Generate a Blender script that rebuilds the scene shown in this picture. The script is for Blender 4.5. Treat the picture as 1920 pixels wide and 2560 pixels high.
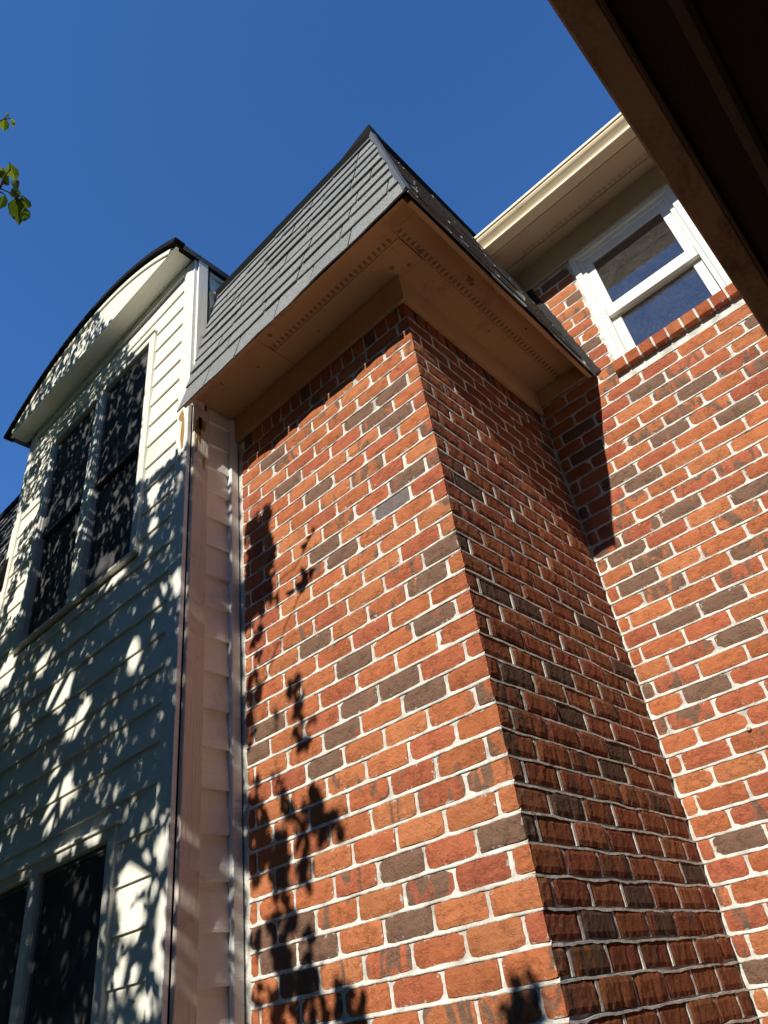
import bpy, bmesh, math, random
from mathutils import Vector, Matrix, noise

# ------------------------------------------------------------------ scene, camera, light
scene = bpy.context.scene
for o in list(bpy.data.objects):
    bpy.data.objects.remove(o)
COL = scene.collection
# plan units: the brickwork was measured in units of 1.2 m; the bay's outer corner is the origin,
# x runs right along the house fronts, y into the house, z up (eye level is z = 1.5 units)
SC = 1.2
EYE = 1.6
def U(x, y, z):
    return Vector((x * SC, y * SC, (z - 1.5) * SC + EYE))
GROUND = 1.5 - EYE / SC

cam_d = bpy.data.cameras.new('camera')
cam = bpy.data.objects.new('camera', cam_d); COL.objects.link(cam)
right = Vector((0.722207, 0.679591, -0.128737))
down = Vector((-0.481268, 0.360050, -0.799215))
fwd = Vector((-0.496788, 0.639156, 0.587096))
m = Matrix((right, -down, -fwd)).transposed().to_4x4()
m.translation = U(0.945468, -1.551593, 1.5)
cam.matrix_world = m
cam_d.sensor_fit = 'VERTICAL'; cam_d.sensor_height = 36.0; cam_d.lens = 25.216
cam_d.clip_start = 0.02; cam_d.clip_end = 2000
scene.camera = cam
scene.render.resolution_x = 768; scene.render.resolution_y = 1024

SUN = Vector((0.130, -0.840, 0.528)).normalized()      # direction to the sun
elev = math.asin(SUN.z); azim = math.atan2(SUN.x, SUN.y)
world = bpy.data.worlds.new('World'); scene.world = world; world.use_nodes = True
nt = world.node_tree; nt.nodes.clear()
sky = nt.nodes.new('ShaderNodeTexSky'); sky.sky_type = 'NISHITA'; sky.sun_disc = False
sky.sun_elevation = elev; sky.sun_rotation = azim
sky.altitude = 0; sky.air_density = 1.0; sky.dust_density = 0.0; sky.ozone_density = 10.0
bg = nt.nodes.new('ShaderNodeBackground'); bg.inputs['Strength'].default_value = 0.145
wo = nt.nodes.new('ShaderNodeOutputWorld')
tint = nt.nodes.new('ShaderNodeMix'); tint.data_type = 'RGBA'; tint.blend_type = 'MULTIPLY'; tint.inputs[0].default_value = 1.0
tint.inputs[7].default_value = (.76, 1.0, 1.12, 1)          # one even tint: the camera's deep blue rendering of a clear sky
nt.links.new(sky.outputs[0], tint.inputs[6]); nt.links.new(tint.outputs[2], bg.inputs[0]); nt.links.new(bg.outputs[0], wo.inputs[0])
sd = bpy.data.lights.new('sun', 'SUN'); sd.energy = 4.6; sd.angle = math.radians(0.53); sd.color = (1.0, 0.94, 0.82)
sun = bpy.data.objects.new('sun', sd); COL.objects.link(sun)
sun.rotation_euler = SUN.to_track_quat('Z', 'Y').to_euler()
vs = scene.view_settings
vs.view_transform = 'Standard'; vs.look = 'None'; vs.gamma = 1; vs.use_curve_mapping = False
vs.exposure = 0.35

rnd = random.Random(7)
# ------------------------------------------------------------------ materials
MATS = {}
class N:
    def __init__(s, name):
        s.m = bpy.data.materials.new(name); s.m.use_nodes = True
        s.t = s.m.node_tree; s.t.nodes.clear()
        s.out = s.t.nodes.new('ShaderNodeOutputMaterial')
        s.b = s.t.nodes.new('ShaderNodeBsdfPrincipled')
        s.l(s.b.outputs[0], s.out.inputs[0])
        MATS[name] = s.m
    def n(s, kind, **kw):
        x = s.t.nodes.new('ShaderNode' + kind)
        for k, v in kw.items(): setattr(x, k, v)
        return x
    def l(s, a, b): s.t.links.new(a, b)
    def set(s, node, name, v):
        if hasattr(v, 'is_output'): s.l(v, node.inputs[name])
        else: node.inputs[name].default_value = v
    def pos(s): return s.n('NewGeometry').outputs['Position']
    def obj(s): return s.n('TexCoord').outputs['Object']
    def gen(s): return s.n('TexCoord').outputs['Generated']
    def map(s, vec, scale=(1, 1, 1), loc=None):
        x = s.n('Mapping'); s.l(vec, x.inputs[0]); x.inputs['Scale'].default_value = scale
        if loc is not None: s.set(x, 'Location', loc)
        return x.outputs[0]
    def noise(s, vec, scale, detail=4, rough=.55, dist=0.0):
        x = s.n('TexNoise'); s.l(vec, x.inputs['Vector'])
        x.inputs['Scale'].default_value = scale; x.inputs['Detail'].default_value = detail
        x.inputs['Roughness'].default_value = rough; x.inputs['Distortion'].default_value = dist
        return x.outputs[0]
    def vor(s, vec, scale, feature='F1'):
        x = s.n('TexVoronoi', feature=feature); s.l(vec, x.inputs['Vector']); x.inputs['Scale'].default_value = scale
        return x.outputs[0]
    def math(s, op, a, b=0.0, c=0.0, clamp=False):
        x = s.n('Math', operation=op, use_clamp=clamp)
        s.set(x, 0, a); s.set(x, 1, b); s.set(x, 2, c)
        return x.outputs[0]
    def ramp(s, fac, lo, hi, a=0.0, b=1.0):
        x = s.n('MapRange', interpolation_type='SMOOTHSTEP'); s.set(x, 0, fac)
        x.inputs[1].default_value = lo; x.inputs[2].default_value = hi
        x.inputs[3].default_value = a; x.inputs[4].default_value = b
        return x.outputs[0]
    def mix(s, fac, a, b, kind='MIX'):
        x = s.n('Mix', data_type='RGBA', blend_type=kind)
        def st(i, v):
            if hasattr(v, 'is_output'): s.l(v, x.inputs[i])
            else: x.inputs[i].default_value = (*v, 1) if isinstance(v, tuple) and len(v) == 3 else v
        st(0, fac); st(6, a); st(7, b)
        return x.outputs[2]
    def bump(s, h, strength, dist=0.01):
        x = s.n('Bump'); s.l(h, x.inputs['Height']); x.inputs['Strength'].default_value = strength
        x.inputs['Distance'].default_value = dist
        s.l(x.outputs[0], s.b.inputs['Normal'])
    def done(s, col, rough=.8, spec=.3):
        s.set(s.b, 'Base Color', (*col, 1) if isinstance(col, tuple) else col)
        s.set(s.b, 'Roughness', rough); s.b.inputs['Specular IOR Level'].default_value = spec
        return s.m

def brick_mat(name, streak, joined=False):
    k = N(name)
    p = k.pos()
    if joined:
        at = k.n('Attribute', attribute_name='bcol'); col, alpha = at.outputs['Color'], at.outputs['Alpha']
    else:
        oi = k.n('ObjectInfo'); col, alpha = oi.outputs['Color'], oi.outputs['Alpha']
        rv = k.n('CombineXYZ'); rr = k.math('MULTIPLY', oi.outputs['Random'], 37.0)
        k.l(rr, rv.inputs[0]); k.l(rr, rv.inputs[1]); k.l(rr, rv.inputs[2])
        va = k.n('VectorMath', operation='ADD'); k.l(p, va.inputs[0]); k.l(rv.outputs[0], va.inputs[1]); p = va.outputs[0]
    fine = k.noise(p, 100, 5, .72)
    mid = k.noise(p, 22, 4, .6, .4)
    c = k.mix(k.ramp(mid, .35, .75, 0, .55), col, k.mix(1.0, col, (.62, .56, .55), 'MULTIPLY'))
    c = k.mix(k.ramp(fine, .45, .8, 0, .4), c, k.mix(1.0, col, (1.25, 1.3, 1.35), 'MULTIPLY'))
    # flashed (over-burnt) dark patches, the amount comes from the brick itself
    blot = k.noise(k.map(p, (1, 1, .45)), 13, 3, .6, .9)
    thr = k.math('SUBTRACT', k.math('MULTIPLY_ADD', alpha, -.62, .80), blot)
    dark = k.mix(mid, (.12, .074, .053), (.25, .158, .112))
    c = k.mix(k.math('MULTIPLY', k.ramp(thr, -.05, .05, 1, 0), k.ramp(alpha, .05, .1, 0, .93)), c, dark)
    # mortar smears and lime specks
    sp = k.noise(p, 45, 3, .5, 1.0)
    g = k.n('SeparateXYZ')
    if not joined:
        k.l(k.gen(), g.inputs[0])
        ex = k.math('MULTIPLY', k.math('ABSOLUTE', k.math('SUBTRACT', g.outputs[0], .5)), 2.0)
        ez = k.math('MULTIPLY', k.math('ABSOLUTE', k.math('SUBTRACT', g.outputs[2], .5)), 2.0)
        e = k.math('MAXIMUM', k.math('MULTIPLY_ADD', ex, 2.0, -1.0), ez)
        sm = k.ramp(k.math('ADD', k.math('MULTIPLY', e, .36), sp), .93, .99)
        c = k.mix(k.math('MULTIPLY', sm, .8 if not streak else .4), c, (.55, .52, .47))
    c = k.mix(k.ramp(sp, .76, .79, 0, .75), c, (.6, .56, .5))
    if streak:
        st = k.noise(k.map(p, (1, 1, .10)), 120, 4, .65, .25)
        st2 = k.noise(k.map(p, (1, 1, .2)), 48, 4, .6, .5)
        fine = k.noise(p, 125, 5, .75)
        h = k.math('ADD', k.math('MULTIPLY', st, .45), k.math('ADD', k.math('MULTIPLY', fine, 1.7), k.math('MULTIPLY', st2, .7)))
        k.bump(h, 1.0, .016)
        c = k.mix(k.ramp(st, .40, .62, .2, 0), c, k.mix(1.0, c, (.32, .29, .28), 'MULTIPLY'))
        c = k.mix(k.ramp(fine, .40, .56, .35, 0), c, k.mix(1.0, c, (.35, .32, .3), 'MULTIPLY'))
    else:
        cr = k.noise(k.map(p, (.6, .6, 1.2)), 26, 6, .72, .25)
        crk = k.ramp(k.math('ABSOLUTE', k.math('SUBTRACT', cr, .5)), .0, .02)
        crk = k.math('MAXIMUM', crk, k.ramp(k.noise(p, 16, 3, .5), .46, .56, 1, 0))
        h = k.math('ADD', k.math('MULTIPLY', crk, .17), k.math('ADD', k.math('MULTIPLY', fine, .95), k.math('MULTIPLY', mid, .5)))
        k.bump(h, .85, .0105)
    return k.done(c, .92, .15)
brick_mat('brick_face', False); brick_mat('brick_wirecut', True)
brick_mat('brick_face_far', False, True); brick_mat('brick_wirecut_far', True, True)

k = N('mortar'); p = k.pos(); a = k.noise(p, 14, 5, .6); b = k.noise(p, 130, 4, .7)
k.bump(k.math('ADD', k.math('MULTIPLY', a, .4), b), .7, .006)
k.done(k.mix(k.ramp(k.math('MULTIPLY_ADD', b, .4, a), .52, .92), (.76, .735, .68), (.42, .40, .355)), .95, .1)

def wood_paint(name, base, stain, stain_amt, grain_dir, grain=.5, rough=.55, low=.55, high=.75):
    k = N(name); p = k.pos()
    sc = {'x': (.06, 1, 1), 'y': (1, .06, 1), 'z': (1, 1, .06)}[grain_dir]
    gr = k.noise(k.map(p, sc), 85, 5, .65, .5)
    big = k.noise(p, 3.1, 5, .65, .3)
    sm = k.noise(p, 38, 5, .7)
    f = k.math('MULTIPLY', k.ramp(k.math('MULTIPLY_ADD', sm, .35, big), low + .17, high + .17), stain_amt)
    c = k.mix(f, base, stain)
    c = k.mix(k.ramp(gr, .55, .8, 0, .18), c, k.mix(1.0, c, (.6, .58, .55), 'MULTIPLY'))
    k.bump(gr, grain, .006)
    return k.done(c, rough, .35)
wood_paint('siding_white', (.82, .81, .715), (.42, .44, .29), .55, 'x', .45)
wood_paint('siding_return', (.80, .80, .78), (.60, .55, .50), .5, 'y', .8, .85)
wood_paint('trim_white', (.80, .79, .71), (.6, .6, .5), .35, 'z', .3, .5)
wood_paint('trim_wide', (.80, .785, .69), (.55, .56, .44), .4, 'x', .3, .5)
wood_paint('post_weathered', (.67, .60, .53), (.36, .25, .18), .5, 'z', .9, .7, .56, .72)
wood_paint('soffit_tan', (.50, .31, .155), (.30, .17, .085), .7, 'x', .2, .7)
wood_paint('soffit_beige', (.44, .34, .22), (.28, .20, .12), .5, 'x', .12, .7)
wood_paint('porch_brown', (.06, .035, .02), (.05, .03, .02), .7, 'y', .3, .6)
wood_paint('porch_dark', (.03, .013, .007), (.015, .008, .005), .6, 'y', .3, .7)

k = N('peeled_wood'); p = k.pos(); gr = k.noise(k.map(p, (1, 1, .08)), 90, 5, .6, .5)
k.bump(gr, .9, .008); k.done(k.mix(gr, (.20, .11, .04), (.47, .31, .14)), .9, .1)

k = N('porch_gutter'); p = k.pos(); big = k.noise(k.map(p, (1, .45, 1)), 9, 6, .7, .6); sm = k.noise(p, 70, 4, .7)
k.bump(sm, .25, .004)
k.done(k.mix(k.ramp(k.math('MULTIPLY_ADD', sm, .3, big), .52, .95), (.37, .24, .15), (.075, .052, .036)), .6, .3)

k = N('gutter_beige'); p = k.pos(); a = k.noise(k.map(p, (.5, 1, 1)), 16, 6, .7, .5); b = k.noise(p, 85, 4, .7)
k.done(k.mix(k.ramp(k.math('MULTIPLY_ADD', b, .35, a), .70, .95), (.60, .49, .31), (.38, .29, .17)), .5, .4)
k = N('gutter_lip'); k.done((.74, .67, .50), .5, .4)

k = N('shingle'); p = k.pos(); oi = k.n('ObjectInfo'); f = k.noise(p, 210, 3, .85); g2 = k.noise(p, 9, 4, .6)
c = k.mix(k.ramp(f, .36, .68), (.085, .092, .095), (.50, .515, .52))
c = k.mix(k.math('MULTIPLY_ADD', oi.outputs['Random'], .4, 0.0), c, k.mix(1.0, c, (.66, .67, .68), 'MULTIPLY'))
c = k.mix(k.ramp(g2, .45, .75, 0, .35), c, (.19, .193, .19))
k.bump(f, .8, .005); k.done(c, .95, .15)
k = N('felt_black'); p = k.pos(); f = k.noise(p, 60, 4, .7); k.bump(f, .5, .01); k.done(k.mix(f, (.004, .004, .004), (.014, .014, .014)), .9, .12)
k = N('flashing_grey'); p = k.pos(); f = k.noise(p, 30, 4, .6); k.done(k.mix(f, (.07, .08, .088), (.12, .132, .14)), .55, .5)
k = N('tar'); p = k.pos(); f = k.noise(p, 120, 4, .7); k.bump(f, 1.0, .01); k.done((.015, .015, .016), .35, .5)
k = N('vent_slot'); k.done((.26, .155, .08), .8, .2)
k = N('vent_slot_beige'); k.done((.33, .27, .195), .8, .2)
k = N('gap_dark'); k.done((.012, .010, .009), .9, .1)
k = N('room_dark'); k.done((.035, .032, .03), .9, .1)
k = N('cloth_white'); p = k.pos(); f = k.noise(p, 14, 4, .6); k.done(k.mix(f, (.74, .72, .64), (.60, .57, .49)), .9, .1)
k = N('aluminium_frame'); p = k.pos(); f = k.noise(p, 40, 4, .6); k.done(k.mix(f, (.06, .06, .06), (.12, .12, .12)), .5, .5)
k = N('frame_white_metal'); p = k.pos(); f = k.noise(p, 40, 4, .6); k.done(k.mix(f, (.72, .73, .70), (.55, .56, .54)), .45, .5)
k = N('insect_screen'); p = k.pos(); f = k.noise(p, 5, 5, .65); g3 = k.noise(p, 380, 2, .6)
k.done(k.mix(k.ramp(f, .4, .7), (.045, .046, .05), (.095, .096, .10)), .75, .25)
k = N('plug_pale'); k.done((.55, .55, .38), .6, .4)
# window glass: fresnel mix of clear and mirror with a film of dust
k = N('glass'); k.t.nodes.remove(k.b)
tr = k.n('BsdfTransparent'); gl = k.n('BsdfGlossy'); df = k.n('BsdfDiffuse'); fr = k.n('Fresnel')
gl.inputs['Roughness'].default_value = .02; fr.inputs['IOR'].default_value = 2.7
tr.inputs[0].default_value = (.8, .83, .82, 1); df.inputs[0].default_value = (.5, .49, .46, 1)
p = k.pos(); dn = k.noise(p, 6, 6, .7, .6); dn2 = k.noise(p, 60, 4, .7)
m1 = k.n('MixShader'); k.l(fr.outputs[0], m1.inputs[0]); k.l(tr.outputs[0], m1.inputs[1]); k.l(gl.outputs[0], m1.inputs[2])
m2 = k.n('MixShader'); k.l(k.ramp(k.math('MULTIPLY_ADD', dn2, .6, k.math('MULTIPLY', dn, .4)), .35, .75, .03, .11), m2.inputs[0]); k.l(m1.outputs[0], m2.inputs[1]); k.l(df.outputs[0], m2.inputs[2])
k.l(m2.outputs[0], k.out.inputs[0])

def leaf_mat(name, a, b):
    k = N(name); k.t.nodes.remove(k.b)
    p = k.pos(); f = k.noise(p, 18, 3, .6); c = k.mix(f, a, b)
    df = k.n('BsdfPrincipled'); k.l(c, df.inputs['Base Color']); df.inputs['Roughness'].default_value = .42
    tl = k.n('BsdfTranslucent'); k.l(k.mix(1.0, c, (1.5, 1.6, .5), 'MULTIPLY'), tl.inputs[0])
    mx = k.n('MixShader'); mx.inputs[0].default_value = .33
    k.l(df.outputs[0], mx.inputs[1]); k.l(tl.outputs[0], mx.inputs[2]); k.l(mx.outputs[0], k.out.inputs[0])
leaf_mat('leaf_green', (.045, .085, .018), (.085, .13, .03))
leaf_mat('leaf_lime', (.12, .17, .03), (.20, .24, .05))
k = N('bark'); p = k.pos(); f = k.noise(k.map(p, (1, 1, .25)), 25, 5, .7, .4); k.bump(f, .9, .02); k.done(k.mix(f, (.06, .045, .032), (.17, .135, .10)), .95, .1)
k = N('lawn'); p = k.pos(); a = k.noise(p, 1.3, 6, .65); b = k.noise(p, 60, 3, .7)
k.bump(b, .6, .03); k.done(k.mix(a, k.mix(b, (.03, .042, .014), (.07, .08, .03)), (.10, .08, .055)), .95, .1)
k = N('patio'); p = k.pos(); a = k.noise(p, 3, 6, .65); b = k.noise(p, 150, 3, .7); k.bump(b, .3, .004)
k.done(k.mix(a, (.30, .285, .26), (.42, .40, .365)), .9, .2)

# ------------------------------------------------------------------ mesh helpers (plan units in, metres out)
def tag(o, label=None, cat=None, group=None, kind=None):
    for kk, v in (('label', label), ('category', cat), ('group', group), ('kind', kind)):
        if v: o[kk] = v
    return o
class MB:
    """collects shapes of ONE object, in plan units"""
    def __init__(s): s.v = []; s.f = []; s.mi = []
    def add(s, vs, fs, mi=0):
        n = len(s.v); s.v += [U(*a) for a in vs]; s.f += [tuple(i + n for i in f) for f in fs]; s.mi += [mi] * len(fs)
        return s
    def box(s, x0, x1, y0, y1, z0, z1, mi=0):
        return s.add([(x0,y0,z0),(x1,y0,z0),(x1,y1,z0),(x0,y1,z0),(x0,y0,z1),(x1,y0,z1),(x1,y1,z1),(x0,y1,z1)],
                     [(0,3,2,1),(4,5,6,7),(0,1,5,4),(1,2,6,5),(2,3,7,6),(3,0,4,7)], mi)
    def prism(s, prof, axis, a, b, mi=0):
        """closed profile swept along an axis"""
        n = len(prof)
        if axis == 'x': P = lambda t, q: (t, q[0], q[1])
        elif axis == 'y': P = lambda t, q: (q[0], t, q[1])
        else: P = lambda t, q: (q[0], q[1], t)
        vs = [P(a, q) for q in prof] + [P(b, q) for q in prof]
        fs = [(i, (i + 1) % n, n + (i + 1) % n, n + i) for i in range(n)] + [tuple(range(n - 1, -1, -1)), tuple(range(n, 2 * n))]
        return s.add(vs, fs, mi)
    def tube(s, pts, radii, seg=6, mi=0):
        pts = [Vector(q) for q in pts]; rings = []
        for i, q in enumerate(pts):
            d = (pts[min(i + 1, len(pts) - 1)] - pts[max(i - 1, 0)]).normalized()
            a = d.orthogonal().normalized(); b = d.cross(a)
            rings.append([q + (a * math.cos(2 * math.pi * j / seg) + b * math.sin(2 * math.pi * j / seg)) * radii[i] for j in range(seg)])
        vs = [tuple(q) for r in rings for q in r]; fs = []
        for i in range(len(pts) - 1):
            for j in range(seg):
                fs.append((i*seg+j, i*seg+(j+1)%seg, (i+1)*seg+(j+1)%seg, (i+1)*seg+j))
        fs += [tuple(range(seg))[::-1], tuple((len(pts)-1)*seg+j for j in range(seg))]
        return s.add(vs, fs, mi)
    def build(s, name, mats, parent=None, bevel=0, smooth=False):
        me = bpy.data.meshes.new(name)
        if isinstance(mats, str): mats = [mats]
        c = sum(s.v, Vector()) / len(s.v)
        me.from_pydata([a - c for a in s.v], [], s.f)
        bm = bmesh.new(); bm.from_mesh(me); bmesh.ops.recalc_face_normals(bm, faces=bm.faces)
        if bevel: bmesh.ops.bevel(bm, geom=bm.edges[:], offset=bevel, segments=1, affect='EDGES', clamp_overlap=True)
        bm.to_mesh(me); bm.free()
        for mm in mats: me.materials.append(MATS[mm])
        if len(mats) > 1 and not bevel:
            for pz, i in zip(me.polygons, s.mi): pz.material_index = i
        if smooth:
            for pz in me.polygons: pz.use_smooth = True
        o = bpy.data.objects.new(name, me); COL.objects.link(o)
        place(o, c, parent)
        return o
WORLD = {}      # world position of every object, to parent without the depsgraph
def place(o, w, parent):
    WORLD[o.name] = Vector(w)
    if parent is None: o.location = w
    else:
        o.parent = parent; o.location = Vector(w) - WORLD[parent.name]
def thing(name, x, y, z, label, cat):
    o = bpy.data.objects.new(name, None); COL.objects.link(o); o.empty_display_size = .2
    place(o, U(x, y, z), None)
    return tag(o, label, cat, kind='thing')
def box_part(name, mat, parent, *b, bevel=.002):
    return MB().box(*b).build(name, mat, parent, bevel)
# ------------------------------------------------------------------ brick pieces
H = 0.0677          # course height
Z0 = 3.6488         # height of bed joint 0 (joints count downwards)
W, D = 1.0189, 1.0192   # bay: width of its front, depth of its side
BJ = 0.0100         # joint width
def zrow(n): return Z0 - n * H
MESHES = {}
def patch_mesh(key, la, lb, h, seed, rough):
    """a brick's visible skin: front face of length la and, at an outer corner, a return of length lb"""
    if key in MESHES: return MESHES[key]
    r = random.Random(seed * 7919 + int(la * 1000) + int(lb * 3000))
    na = max(3, int(la / (.013 if rough else .021))); nb = max(3, int(lb / .013)) if lb else 0
    nz = 5 if (rough or lb) else 4
    cols = [-la + la * i / na for i in range(na + 1)] + [lb * (i + 1) / nb for i in range(nb)]
    if not lb: cols = [c + la / 2 for c in cols]
    off = Vector((r.uniform(0, 50), r.uniform(0, 50), r.uniform(0, 50)))
    vs, fs = [], []
    n = len(cols)
    wav = [r.uniform(-.0022, .0022) for _ in range(4)]
    for j in range(nz + 1):
        for i, s in enumerate(cols):
            t = j / nz - .5; zz = t * h
            eb = (i in (0, n - 1)); et = j in (0, nz)
            side = lb and s > 1e-6; corner = lb and abs(s) <= 1e-6
            amp = .0014 if (rough or side) else .0015
            q = Vector((s * (95 if (rough or side) else 60), zz * (30 if (rough or side) else 60), 0)) + off
            dep = amp * (noise.noise(q) + .6 * noise.noise(q * 2.3)) + (.0012 * noise.noise(q * .3))
            ds = dz = 0
            if eb: ds = noise.noise(Vector((zz * 70, s * 9, 3)) + off) * .0024; dep -= .0026
            if et: dz = noise.noise(Vector((s * 42, zz * 9, 7)) + off) * .0026 + wav[0 if t < 0 else 1] * math.sin(s * 20 + wav[2] * 1000); dep -= .0026
            if eb and et:
                kc = r.choice([.3, .6, 1.0, 1.5]); ds -= .0018 * kc * (1 if i else -1); dz -= .0014 * kc * (1 if t > 0 else -1)
            if corner: v = (-dep * .3 - .0016 * r.random(), dep * .3 + .0016 * r.random(), zz + dz)
            elif side: v = (dep, s + ds, zz + dz)
            else: v = (s + ds, -dep, zz + dz)
            vs.append(v)
    for j in range(nz):
        for i in range(n - 1):
            fs.append((j * n + i, j * n + i + 1, (j + 1) * n + i + 1, (j + 1) * n + i))
    ring = [i for i in range(n)] + [j * n + n - 1 for j in range(1, nz + 1)] + [nz * n + i for i in range(n - 2, -1, -1)] + [j * n for j in range(nz - 1, 0, -1)]
    m0 = len(vs)
    for i in ring:
        x, y, z = vs[i]; s = cols[i % n]
        if lb and s > 1e-6: vs.append((x - .022, y if s < lb - 1e-6 else y, z))
        elif lb and abs(s) <= 1e-6: vs.append((x - .022, y + .022, z))
        else: vs.append((x, y + .022, z))
    L = len(ring)
    for a in range(L):
        b = (a + 1) % L
        fs.append((ring[b], ring[a], m0 + a, m0 + b))
    me = bpy.data.meshes.new('brick')
    me.from_pydata([Vector(v) * SC for v in vs], [], fs)
    sidecol = [bool(lb) and cols[f[0] % n] >= -1e-6 and f[0] < m0 for f in fs]
    me['side'] = 0
    MESHES[key] = (me, sidecol)
    return MESHES[key]
ORANGE = [(.40, .122, .050), (.42, .136, .056), (.385, .112, .048), (.44, .150, .062), (.38, .105, .050), (.41, .124, .050), (.36, .098, .050)]
class Brickwork:
    """collects brick specs of one thing; the largest become objects, the rest one joined part"""
    def __init__(s, parent, limit): s.p = parent; s.lim = limit; s.specs = []; s.eye = Vector((.945, -1.552, 1.5))
    def add(s, plane, u0, u1, z0, z1, tone=0.0, lb=0.0, forced_far=False, h=None, proud=0.0):
        s.specs.append((plane, u0, u1, z0, z1, tone, lb, forced_far, proud))
    def locate(s, sp, r):
        plane, u0, u1, z0, z1, tone, lb, far, proud = sp
        sdw = plane == 'side'
        pr = proud + (r.uniform(-.0022, .0034) if sdw else r.uniform(-.0012, .0022)); cz = (z0 + z1) / 2 + (r.uniform(-.0022, .0022) if sdw else r.uniform(-.0012, .0012)); cu = (u0 + u1) / 2
        if lb: return Vector((r.uniform(-.0024, .0026), -r.uniform(-.0020, .0024), cz)), 0.0
        if plane == 'front': return Vector((cu, -pr, cz)), 0.0
        if plane == 'main': return Vector((cu, D - pr, cz)), 0.0
        return Vector((pr, cu, cz)), math.pi / 2
    def emit(s):
        r = random.Random(11)
        def score(sp):
            loc, rz = s.locate(sp, random.Random(1))
            d = loc - s.eye; n = Vector((1, 0, 0)) if rz else Vector((0, -1, 0))
            return -1 if sp[7] else abs(d.normalized().dot(n)) * (sp[2] - sp[1] + sp[6] * .4) / d.length_squared
        ranked = sorted(range(len(s.specs)), key=lambda i: -score(s.specs[i]))
        near = set(i for i in ranked[:s.lim] if not s.specs[i][7])
        jv, jf, jc, jm = [], [], [], []
        for i, sp in enumerate(s.specs):
            plane, u0, u1, z0, z1, tone, lb, far, proud = sp
            la = round((u1 - u0) / .004) * .004; h = round((z1 - z0), 4); seed = r.randrange(9)
            rough = plane == 'side'
            key = (la, round(lb, 3), h, seed, rough)
            me, sidecol = patch_mesh(key, la, lb, h, seed, rough)
            loc, rz = s.locate(sp, r)
            base = r.choice(ORANGE)
            base = (base[0], base[1] * 1.10, base[2] * 1.16); j = r.uniform(.88, 1.1); col = [c * j * 1.20 for c in base]
            if tone == 2: col = [.20, .165, .165]; al = 0.0
            else: al = min(tone, .80)
            w = U(*loc)
            tilt = (r.uniform(-.012, .012), r.uniform(-.006, .006), rz + r.uniform(-.012, .012)) if not lb else (0, 0, rz)
            if i in near:
                if not me.materials:
                    if lb:
                        me.materials.append(MATS['brick_face']); me.materials.append(MATS['brick_wirecut'])
                        for pz, sc in zip(me.polygons, sidecol): pz.material_index = 1 if sc else 0
                    else: me.materials.append(MATS['brick_wirecut' if rough else 'brick_face'])
                o = bpy.data.objects.new('brick', me); COL.objects.link(o); place(o, w, s.p)
                o.rotation_euler = tilt; o.color = (*col, al)
            else:
                M = Matrix.Rotation(tilt[2], 3, 'Z'); b0 = len(jv)
                jv += [M @ v.co + w for v in me.vertices]
                for pz, sc in zip(me.polygons, sidecol):
                    jf.append(tuple(b0 + q for q in pz.vertices)); jc.append((*col, al)); jm.append(1 if (rough or sc) else 0)
        if jv:
            me = bpy.data.meshes.new('brickwork'); org = WORLD[s.p.name]
            me.from_pydata([v - org for v in jv], [], jf)
            at = me.color_attributes.new('bcol', 'FLOAT_COLOR', 'CORNER')
            k = 0
            for pz, c, mi in zip(me.polygons, jc, jm):
                for _ in pz.vertices: at.data[k].color = c; k += 1
            me.materials.append(MATS['brick_face_far']); me.materials.append(MATS['brick_wirecut_far'])
            for pz, mi in zip(me.polygons, jm): pz.material_index = mi
            o = bpy.data.objects.new('brickwork', me); COL.objects.link(o); place(o, org, s.p); o['kind'] = 'stuff'

class Tones:
    """which bricks are burnt dark: each table entry goes to the brick nearest to it"""
    def __init__(s, table): s.t = table
    def get(s, u0, u1, n, r):
        for a, b, t in s.t:
            if u0 - .004 <= a <= u1 + .004 and n <= b < n + 1: return t
        return r.choice([0, 0, 0, 0, 0, .2, .32, .45])
DARKF= [(-0.14, 3.6, 1), (-0.31, 3.7, 1), (-0.23, 4.6, 0.6), (-0.14, 5.3, 1), (-0.73, 1.0, 1), (-0.6, 1.8, 0.5), (-0.73, 4.5, 1), (-0.56, 6.6, 0.9), (-0.74, 2.6, 0.5), (-0.26, 7.5, 0.6), (-0.14, 9.1, 0.6), (-0.22, 10.5, 2), (-0.55, 10.5, 1), (-0.47, 11.6, 1), (-0.51, 7.9, 0.4), (-0.45, 9.9, 0.4), (-0.07, 14.3, 0.9), (-0.14, 15.5, 0.9), (-0.64, 15.3, 1), (-0.47, 17.3, 1), (-0.14, 17.3, 0.7), (-0.31, 19.4, 1), (-0.47, 19.3, 1), (-0.22, 20.4, 0.6), (-0.89, 18.2, 1), (-0.54, 20.3, 0.6), (-0.64, 11.4, 0.3), (-0.96, 19.4, 1), (-0.65, 21.3, 1), (-0.39, 26.4, 0.7), (-0.09, 26.3, 0.9), (-0.31, 27.4, 0.6), (-0.97, 27.5, 0.7), (-0.82, 27.5, 1), (-0.91, 28.6, 1), (-0.75, 28.5, 0.8), (-0.4, 28.5, 0.9), (-0.83, 29.5, 1), (-0.54, 23.5, 0.3), (-0.07, 24.2, 0.4), (-0.65, 27.6, 0.4), (-0.37, 23.7, 0.3)]
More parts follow.
